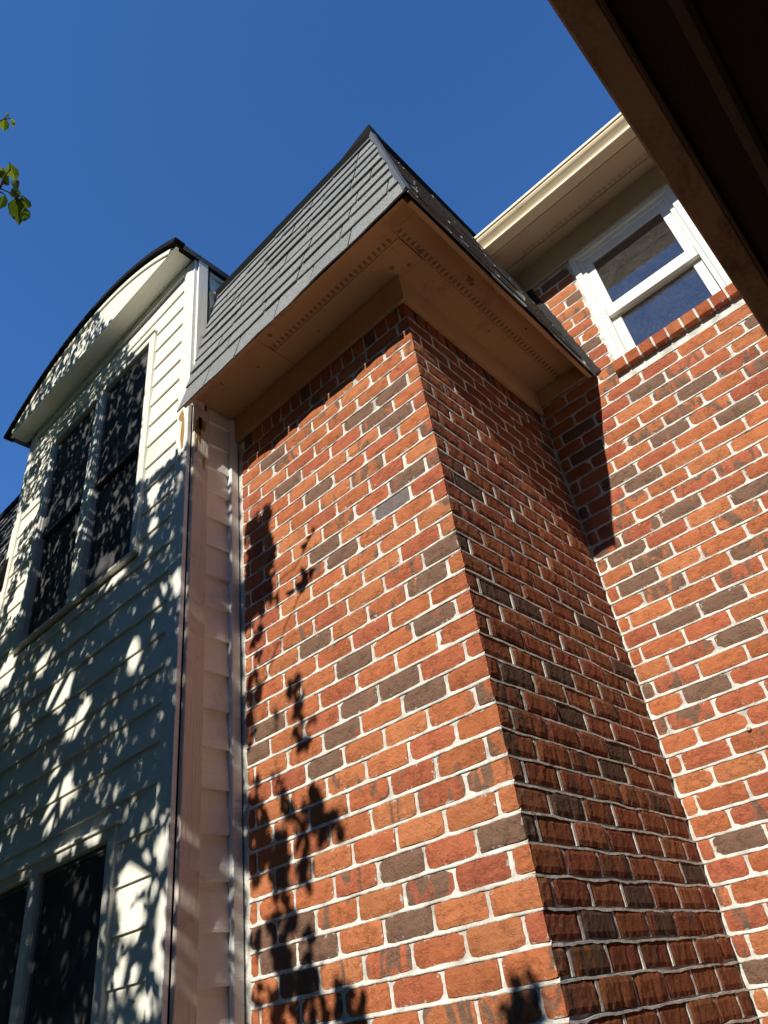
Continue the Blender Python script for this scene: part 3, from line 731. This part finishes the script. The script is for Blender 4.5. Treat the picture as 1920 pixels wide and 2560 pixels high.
for i in range(-2, 34):
    zb = TOPZ - LAP * i; zt = zb + LAP + .012
    if zb < GROUND: break
    segs = [(xCl, xCb)]
    top = min(zt, WZ(5.058))
    if i == -2:
        if zb > WZ(5.05): continue
    out = []
    for w in wins:
        if top > w['B'] - .02 and zb < w['T'] + .002:
            # board runs beside the window; the board over the head or under the sill is trimmed to height
            if zb < w['T'] - .03 and top > w['B'] + .03 or True:
                out = [(xCl, w['L'] + .001, zb, top), (w['R'] - .001, xCb, zb, top)]
                if zb < w['T'] < top - .02: out.append((w['L'] + .001, w['R'] - .001, w['T'] + .012, top))
                if zb < w['B'] - .045 < top: out.append((w['L'] + .001, w['R'] - .001, zb, min(top, w['B'] - .034)))
    if not out: out = [(xCl, xCb, zb, top)]
    for (x0, x1, z0, z1) in out:
        if z1 - z0 <= .012: continue
        cut = x0 + (x1 - x0) * (.3 + .4 * ((i * 37) % 10) / 10)
        if x1 - x0 > 1.0:
            board('siding_board', 'siding_white', wh, x0, cut - .0012, z0, z1); board('siding_board', 'siding_white', wh, cut + .0012, x1, z0, z1)
        else: board('siding_board', 'siding_white', wh, x0, x1, z0, z1)
# return wall towards the brick bay
for i in range(-1, 26):
    zb = 2.496 + .1362 * (18 - i)
    zt = zb + .1362 + .012
    if zb < GROUND + .1 : break
    if zb > WZ(5.0): continue
    MB().prism([(XR + .004, zb), (XR - .0145, zb), (XR - .0145, min(zt, 5.0)), (XR - .0115, min(zt, 5.0))], 'y', -.158, (-.0405 if zb < 3.75 else .2)).build('siding_board', 'siding_return' if zb < 3.85 else 'siding_white', wh)
# corner boards
MB().box(xCb, XR - .016, YW - .008, YW + .016, GROUND, WZ(5.05)).build('corner_board', 'trim_white', wh, .002)
MB().box(xL, xCl, YW - .008, YW + .016, GROUND, WZ(5.05)).build('corner_board', 'trim_white', wh, .002)
MB().box(XR - .016, XR - .003, YW - .0065, YW + .012, GROUND, WZ(5.05)).build('corner_edge', 'siding_return', wh, .002)
post = MB().box(XR - .014, XR + .012, YW + .0195, -.157, GROUND, 3.90).build('corner_post', 'post_weathered', wh, .003)
MB().box(XR - .014, XR + .010, YW + .0125, -.180, 3.905, WZ(5.05)).build('corner_post', 'trim_white', wh, .003)
MB().box(XR - .0145, XR - .006, YW + .0125, YW + .0192, GROUND, 3.9).build('gap', 'gap_dark', wh)
MB().box(XR - .012, XR + .018, -.040, -.0015, GROUND, 3.925).build('brick_trim', 'siding_return', wh, .003)
# peeled paint at the corner below the overhang
for (xa, za, ww, hh) in ((XR - .036, 3.75, .036, .20), (XR - .052, 3.86, .04, .08), (XR - .06, 3.62, .014, .05), (XR - .08, 3.56, .012, .03)):
    n = 11; vs = []
    for t in range(n):
        an = 2 * math.pi * t / n; k0 = .6 + .5 * rnd.random()
        vs.append((xa + ww * .5 * k0 * math.cos(an), YW - .0092, za + hh * .5 * k0 * math.sin(an)))
    MB().add(vs + [(x, YW - .0085, z) for x, y, z in vs], [tuple(range(n))] + [(t, (t + 1) % n, n + (t + 1) % n, n + t) for t in range(n)]).build('bare_wood', 'peeled_wood', wh)
for (yc, zc, hw, hh) in ((-.212, 3.76, .020, .075), (-.196, 3.80, .024, .045), (-.180, 3.58, .008, .05), (-.222, 3.66, .006, .05)):
    n = 11; vs = []
    for t in range(n):
        an = 2 * math.pi * t / n; k0 = .65 + .5 * rnd.random()
        vs.append((XR + .0128, yc + hw * k0 * math.cos(an), zc + hh * k0 * math.sin(an)))
    MB().add(vs + [(x - .0007, y, z) for x, y, z in vs], [tuple(range(n))] + [(t, (t + 1) % n, n + (t + 1) % n, n + t) for t in range(n)]).build('rotten_wood', 'peeled_wood', wh)
# windows of the white house
for w in wins:
    y0, y1 = YW - .012, YW + .03; c = w['cas']
    o = MB().box(w['R'] - c, w['R'], y0, y1, w['B'], w['T']).box(w['L'], w['L'] + c, y0, y1, w['B'], w['T'])\
        .box(w['L'] + c, w['R'] - c, y0, y1, w['T'] - c * .8, w['T']).box(w['mL'], w['mR'], y0 + .003, y1, w['B'], w['T'] - c * .8).build('window', 'trim_white', wh, .003)
    MB().prism([(y0 - .010, w['T']), (y0 - .010, w['T'] + .009), (YW + .016, w['T'] + .015), (YW + .016, w['T'])], 'x', w['L'] - .008, w['R'] + .008).build('drip_cap', 'trim_wide', o)
    MB().prism([(y0 - .006, w['B'] - .024), (y0 - .006, w['B'] - .008), (YW + .03, w['B'] + .004), (YW + .03, w['B'] - .024)], 'x', w['L'] - .004, w['R'] + .004).build('sill', 'trim_wide', o, .002)
    for (a, b) in ((w['L'] + c, w['mL']), (w['mR'], w['R'] - c)):
        ft = w['T'] - c * .8
        sash = MB()
        for (q0, q1, yy) in ((w['rail'] - .014, ft, .012), (w['B'], w['rail'] + .014, .030)):
            t = .020
            sash.box(a + .008, a + .008 + t, YW + yy, YW + yy + .016, q0, q1).box(b - .008 - t, b - .008, YW + yy, YW + yy + .016, q0, q1)
            sash.box(a + .008 + t, b - .008 - t, YW + yy, YW + yy + .016, q0, q0 + .024).box(a + .008 + t, b - .008 - t, YW + yy, YW + yy + .016, q1 - .02, q1)
        s1 = sash.build('sash', 'aluminium_frame', o, .001)
        MB().box(a, a + .0078, YW + .002, YW + .05, w['B'], ft).box(b - .0078, b, YW + .002, YW + .05, w['B'], ft).build('track', 'frame_white_metal', o)
        MB().box(a + .026, b - .026, YW + .0165, YW + .0185, w['rail'] - .005, ft - .01).build('screen', 'insect_screen', s1)
        MB().box(a + .026, b - .026, YW + .0365, YW + .0385, w['B'] + .01, w['rail']).build('screen', 'insect_screen', s1)
    x0, x1, yy0, yy1, z0, z1 = w['L'], w['R'], YW + .06, YW + .5, w['B'], w['T']
    MB().add([(x0,yy0,z0),(x1,yy0,z0),(x1,yy1,z0),(x0,yy1,z0),(x0,yy0,z1),(x1,yy0,z1),(x1,yy1,z1),(x0,yy1,z1)], [(0,1,2,3),(4,7,6,5),(1,5,6,2),(2,6,7,3),(3,7,4,0)]).build('room', 'room_dark', o)
# arched gable: straight soffit, bowed board, dark barrel roof
YP = -.372; ZS = WZ(5.06); XA, XB = WX(-3.03), WX(-1.095); SAG = .292
def arc(t, off=0.0):
    cx = (XA + XB) / 2; hw = (XB - XA) / 2; Rr = (hw * hw + SAG * SAG) / (2 * SAG)
    th = math.asin(hw / Rr); a = -th + 2 * th * t
    return (cx + (Rr + off) * math.sin(a), ZS - (Rr - SAG) + (Rr + off) * math.cos(a))
NA = 22
top = [arc(i / NA) for i in range(NA + 1)]
prof = [(XB, ZS)] + [(XA, ZS)] + top[1:-1]
vs = [(x, YP, z) for x, z in prof] + [(x, YP + .02, z) for x, z in prof]; n = len(prof)
MB().add(vs, [tuple(range(n)), tuple(range(2*n - 1, n - 1, -1))] + [(i, (i+1) % n, n + (i+1) % n, n + i) for i in range(n)]).build('gable_board', 'trim_wide', wh)
def arc_strip(name, mat, o0, o1, y0, y1, t0=0, t1=1):
    vs = []; fs = []
    for i in range(NA + 1):
        t = t0 + (t1 - t0) * i / NA; a, b = arc(t, o0), arc(t, o1)
        vs += [(a[0], y0, a[1]), (b[0], y0, b[1]), (b[0], y1, b[1]), (a[0], y1, a[1])]
        if i:
            k0 = 4 * (i - 1); fs += [(k0 + j, k0 + (j+1) % 4, k0 + 4 + (j+1) % 4, k0 + 4 + j) for j in range(4)]
    fs += [(0, 1, 2, 3), tuple(4 * NA + j for j in (3, 2, 1, 0))]
    return MB().add(vs, fs).build(name, mat, wh)
arc_strip('gable_trim', 'trim_wide', -.040, -.006, YP - .010, YP - .0005, .02, .98)
arc_strip('roof_edge', 'felt_black', .000, .030, YP - .030, YP + .03, -.012, 1.012)
arc_strip('roof', 'shingle', .002, .026, YP + .032, .9, -.010, 1.010)
MB().box(XA + .01, XB - .0, YP + .0205, YW - .009, ZS + .002, ZS + .016).build('soffit', 'trim_wide', wh)
MB().box(XA + .01, XB - .0, YW - .0088, .9, ZS + .0005, ZS + .016).build('ceiling', 'room_dark', wh)
MB().box(xCl, xCb, YW - .010, YW + .012, ZS - .050, ZS + .001).build('bed_mould', 'trim_wide', wh, .003)
box_part('side_fascia', 'felt_black', wh, XB - .012, XB + .016, YP + .021, .3, ZS - .012, ZS + .030)

# ------------------------------------------------------------------ porch roof over the camera
por = thing('porch_roof', 1.5, -1.5, GROUND, 'dark brown porch roof edge overhead with stained gutter and shadowed underside', 'porch roof')
PX, PZ, PY0, PY1 = .9585, 2.75, -3.2, 1.00
MB().box(PX, PX + .056, PY0, PY1, PZ, PZ + .07).build('gutter', 'porch_gutter', por, .004)
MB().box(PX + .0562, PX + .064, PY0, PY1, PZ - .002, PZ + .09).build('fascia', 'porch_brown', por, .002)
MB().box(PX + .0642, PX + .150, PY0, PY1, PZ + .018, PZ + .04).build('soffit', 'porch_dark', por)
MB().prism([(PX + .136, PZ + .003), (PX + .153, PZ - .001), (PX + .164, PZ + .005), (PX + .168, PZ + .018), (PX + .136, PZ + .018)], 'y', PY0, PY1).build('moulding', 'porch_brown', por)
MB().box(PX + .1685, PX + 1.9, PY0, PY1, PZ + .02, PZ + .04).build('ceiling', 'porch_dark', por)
MB().prism([(PX + .02, PZ + .095), (PX + .02, PZ + .105), (PX + 1.9, PZ + .50), (PX + 1.9, PZ + .49)], 'y', PY0, PY1).build('roof', 'shingle', por)
for yy in (-3.1, -.9):
    MB().box(PX + 1.6, PX + 1.69, yy, yy + .09, GROUND, PZ + .019).build('post', 'porch_brown', por, .004)

# ------------------------------------------------------------------ tree whose leaves shade the walls
tree = thing('shade_tree', -2.7, -3.9, GROUND, 'leafy tree whose twig tips reach in against the blue sky', 'tree')
limbs = MB()
limbs.tube([(-2.7, -3.9, GROUND), (-2.66, -3.86, 1.2), (-2.58, -3.75, 2.4), (-2.5, -3.6, 3.3)], [.15, .125, .105, .09], 10)
hubs = [(-1.5, -2.5, 3.8), (-2.4, -2.6, 4.6), (-1.6, -3.0, 5.0), (-2.6, -3.2, 5.6), (-1.3, -2.3, 4.6), (-1.0, -2.2, 3.3), (-2.0, -2.3, 3.4), (-3.0, -2.6, 4.2), (-1.0, -1.9, 4.1)]
for hpt in hubs:
    a = Vector((-2.52, -3.64, 3.1 + .2 * rnd.random())); b = Vector(hpt); mid = (a + b) / 2 + Vector((rnd.uniform(-.1, .1), rnd.uniform(-.1, .1), .15))
    limbs.tube([tuple(a), tuple(mid), tuple(b)], [.055, .036, .02], 7)
    for q in range(4):
        c = b + Vector((rnd.uniform(-.5, .45), rnd.uniform(-.6, .15), rnd.uniform(-.45, .5)))
        limbs.tube([tuple(b), tuple((b + c) / 2 + Vector((0, 0, .05))), tuple(c)], [.018, .012, .005], 5)
limbs.build('trunk', 'bark', tree, smooth=True)
def beyond(p):      # the crown is cut back on the house side along this slanting plane
    return .362 * (p.x - .945) + .812 * (p.y + 1.552) + .147 * (p.z - 1.5)
def leaf_geom(base, tip, w, nrm):
    ax = tip - base; L = ax.length; ax = ax / L
    sd = ax.cross(nrm)
    if sd.length < 1e-4: sd = ax.orthogonal()
    sd.normalize(); nn = sd.cross(ax)
    f = .22 * w
    pts = [base, base + ax * L * .28 + sd * w * .46 + nn * f, base + ax * L * .62 + sd * w * .42 + nn * f, tip - nn * L * .06,
           base + ax * L * .62 - sd * w * .42 + nn * f, base + ax * L * .28 - sd * w * .46 + nn * f, base + ax * L * .3, base + ax * L * .65]
    fs = [(0, 6, 1), (6, 7, 2, 1), (7, 3, 2), (0, 5, 6), (5, 4, 7, 6), (4, 3, 7)]
    return pts, fs
lr = random.Random(21)
crown_v, crown_f = [], []
def add_leaf(p, size):
    ang = lr.uniform(0, 2 * math.pi)
    ax = Vector((math.cos(ang) * .6, math.sin(ang) * .6, -lr.uniform(.1, 1.0))).normalized()
    nr = Vector((lr.gauss(0, .7), lr.gauss(-.6, .6), lr.gauss(.6, .6))).normalized()
    L = size * lr.uniform(.75, 1.25)
    pts, fs = leaf_geom(p - ax * L * .5, p + ax * L * .5, L * lr.uniform(.5, .66), nr)
    n = len(crown_v); crown_v.extend(tuple(q) for q in pts); crown_f.extend(tuple(i + n for i in f) for f in fs)
def coverage(x, z):
    edge = -1.47 - max(0, z - 4.45) * .55
    if z > 3.66 and x > edge: return 0.0
    c = .71
    if z > 4.9: c = .40
    elif z > 3.45: c = .54 if x > -2.6 else .42
    if z < 2.15 and x > -1.42: c = .56
    for (lx, lz, rx, rz) in LIT:
        rx, rz = (rx * .66, rz * .7) if lz < 2.1 else (rx * .8, rz * .85)
        e = ((x - lx) / (rx + .012)) ** 2 + ((z - lz) / (rz + .012)) ** 2
        if e < 1: return 0.0
    return c
LEAF = .060
for _ in range(100000):
    x, z = lr.uniform(-3.5, -1.0), lr.uniform(1.2, 5.55)
    if lr.random() > coverage(x, z) ** 2: continue
    s0 = Vector((x, YW if z < 4.95 else YP, z))
    tmin = max(.9, (beyond(s0) + .16) / .559)
    t = tmin + (lr.random() ** 1.3 * 2.0 if z > 3.5 else .5 + lr.random() * 3.6)
    p = s0 + SUN * t
    if beyond(p) > -.12: continue
    add_leaf(p, LEAF)
for (x, z, rr) in BLOB:
    s0 = Vector((x, 0, z)); tmin = (beyond(s0) + .16) / .559 + (.0 if z > 2.6 else .5)
    for _ in range(max(2, int(rr * rr / .00012))):
        a, q = lr.uniform(0, 2 * math.pi), rr * math.sqrt(lr.random())
        p = s0 + Vector((q * math.cos(a) * .8, 0, q * math.sin(a) * 1.1)) + SUN * (tmin + lr.uniform(0, .5))
        add_leaf(p, min(LEAF, rr * 1.3))
# unseen crown leaves added above and to the left, to block sky light
for _ in range(26000):
    x, y = lr.uniform(-6.5, -.7), lr.uniform(-5.2, -.9)
    p = Vector((x, y, 5.75 + .628 * (-.37 - y) + 1.3 * lr.random() + .3 * noise.noise(Vector((x, y, 1)))))
    if beyond(p) > -.2: continue
    add_leaf(p, .115)
for _ in range(9000):
    a, b2, q = lr.uniform(0, 2 * math.pi), math.acos(lr.uniform(-1, 1)), lr.random() ** (1 / 3)
    p = Vector((-4.6 + 1.9 * q * math.sin(b2) * math.cos(a), -2.6 + 2.2 * q * math.sin(b2) * math.sin(a), 4.6 + 2.3 * q * math.cos(b2)))
    if beyond(p) > -.2: continue
    add_leaf(p, .10)
o = MB().add(crown_v, crown_f).build('crown', 'leaf_green', tree); o['kind'] = 'stuff'
# twig tips that show against the sky
for pts in TWIG:
    MB().tube(pts, [.0034 - .0022 * i / (len(pts) - 1) for i in range(len(pts))], 5).build('twig', 'bark', tree)
for i, (a, b, w) in enumerate(SPRIG):
    a, b = Vector(a), Vector(b); view = (Vector((.945, -1.552, 1.5)) - a).normalized()
    nr = (view + Vector((lr.uniform(-.5, .5), lr.uniform(-.5, .5), lr.uniform(-.4, .4)))).normalized()
    pts, fs = leaf_geom(a, a + (b - a) * 1.12, w * 1.4, nr)
    MB().add([tuple(q) for q in pts], fs).build('leaf', 'leaf_lime' if i in (0, 1, 7, 8, 9, 10, 13) else 'leaf_green', tree)
# one long bough links the tips to the crown
MB().tube([(-1.0, -2.2, 3.3), (-.78, -1.75, 3.5), (-.547, -1.374, 3.622)], [.012, .006, .0025], 6).build('bough', 'bark', tree)
MB().tube([(-1.0, -1.9, 4.1), (-.75, -1.65, 3.95), (-.489, -1.443, 3.844)], [.012, .006, .0025], 6).build('bough', 'bark', tree)

# ------------------------------------------------------------------ unseen leaf masses added to keep sky light off the walls
wv, wf = [], []
def sky_blocker(n, x0, x1, y0, y1, top):
    for _ in range(n):
        x, y = lr.uniform(x0, x1), lr.uniform(y0, y1); z = GROUND + (top(x, y) - GROUND) * lr.random()
        z *= 1 - .12 * abs(noise.noise(Vector((x * .5, y * .5, 3))))
        c = Vector((x, y, z)); ax = Vector((lr.gauss(0, 1), lr.gauss(0, 1), lr.gauss(0, 1))).normalized()
        pts, fs = leaf_geom(c - ax * .16, c + ax * .16, .22, Vector((lr.gauss(0, 1), lr.gauss(0, 1), lr.gauss(0, 1))).normalized())
        k0 = len(wv); wv.extend(tuple(q) for q in pts); wf.extend(tuple(i + k0 for i in f) for f in fs)
sky_blocker(16000, -12, 12, -12.5, -9.5, lambda x, y: .5 + .56 * -y)
def overhead_blocker(n, x0, x1, y0, y1):  # added leaves high overhead, out of view, that darken the shaded siding
    for _ in range(n):
        x, y = lr.uniform(x0, x1), lr.uniform(y0, y1)
        z = 5.8 + .628 * (-.37 - y) + 2.4 * lr.random() + .5 * noise.noise(Vector((x * .6, y * .6, 8)))
        c = Vector((x, y, z)); ax = Vector((lr.gauss(0, 1), lr.gauss(0, 1), lr.gauss(0, 1))).normalized()
        pts, fs = leaf_geom(c - ax * .16, c + ax * .16, .24, Vector((lr.gauss(0, 1), lr.gauss(0, 1), lr.gauss(0, 1))).normalized())
        k0 = len(wv); wv.extend(tuple(q) for q in pts); wf.extend(tuple(i + k0 for i in f) for f in fs)
overhead_blocker(9000, -7.5, -1.4, -10.5, -4.4)
sky_blocker(9000, -12, -8.5, -9.5, -1.0, lambda x, y: 7.5)
sky_blocker(20000, 3.3, 7.5, -9.5, .3, lambda x, y: 10.5)
o = MB().add(wv, wf).build('sky_blocker', 'leaf_green', None)
tag(o, 'unseen green leaf mass added round the yard to block sky light', 'sky_blocker', kind='stuff')
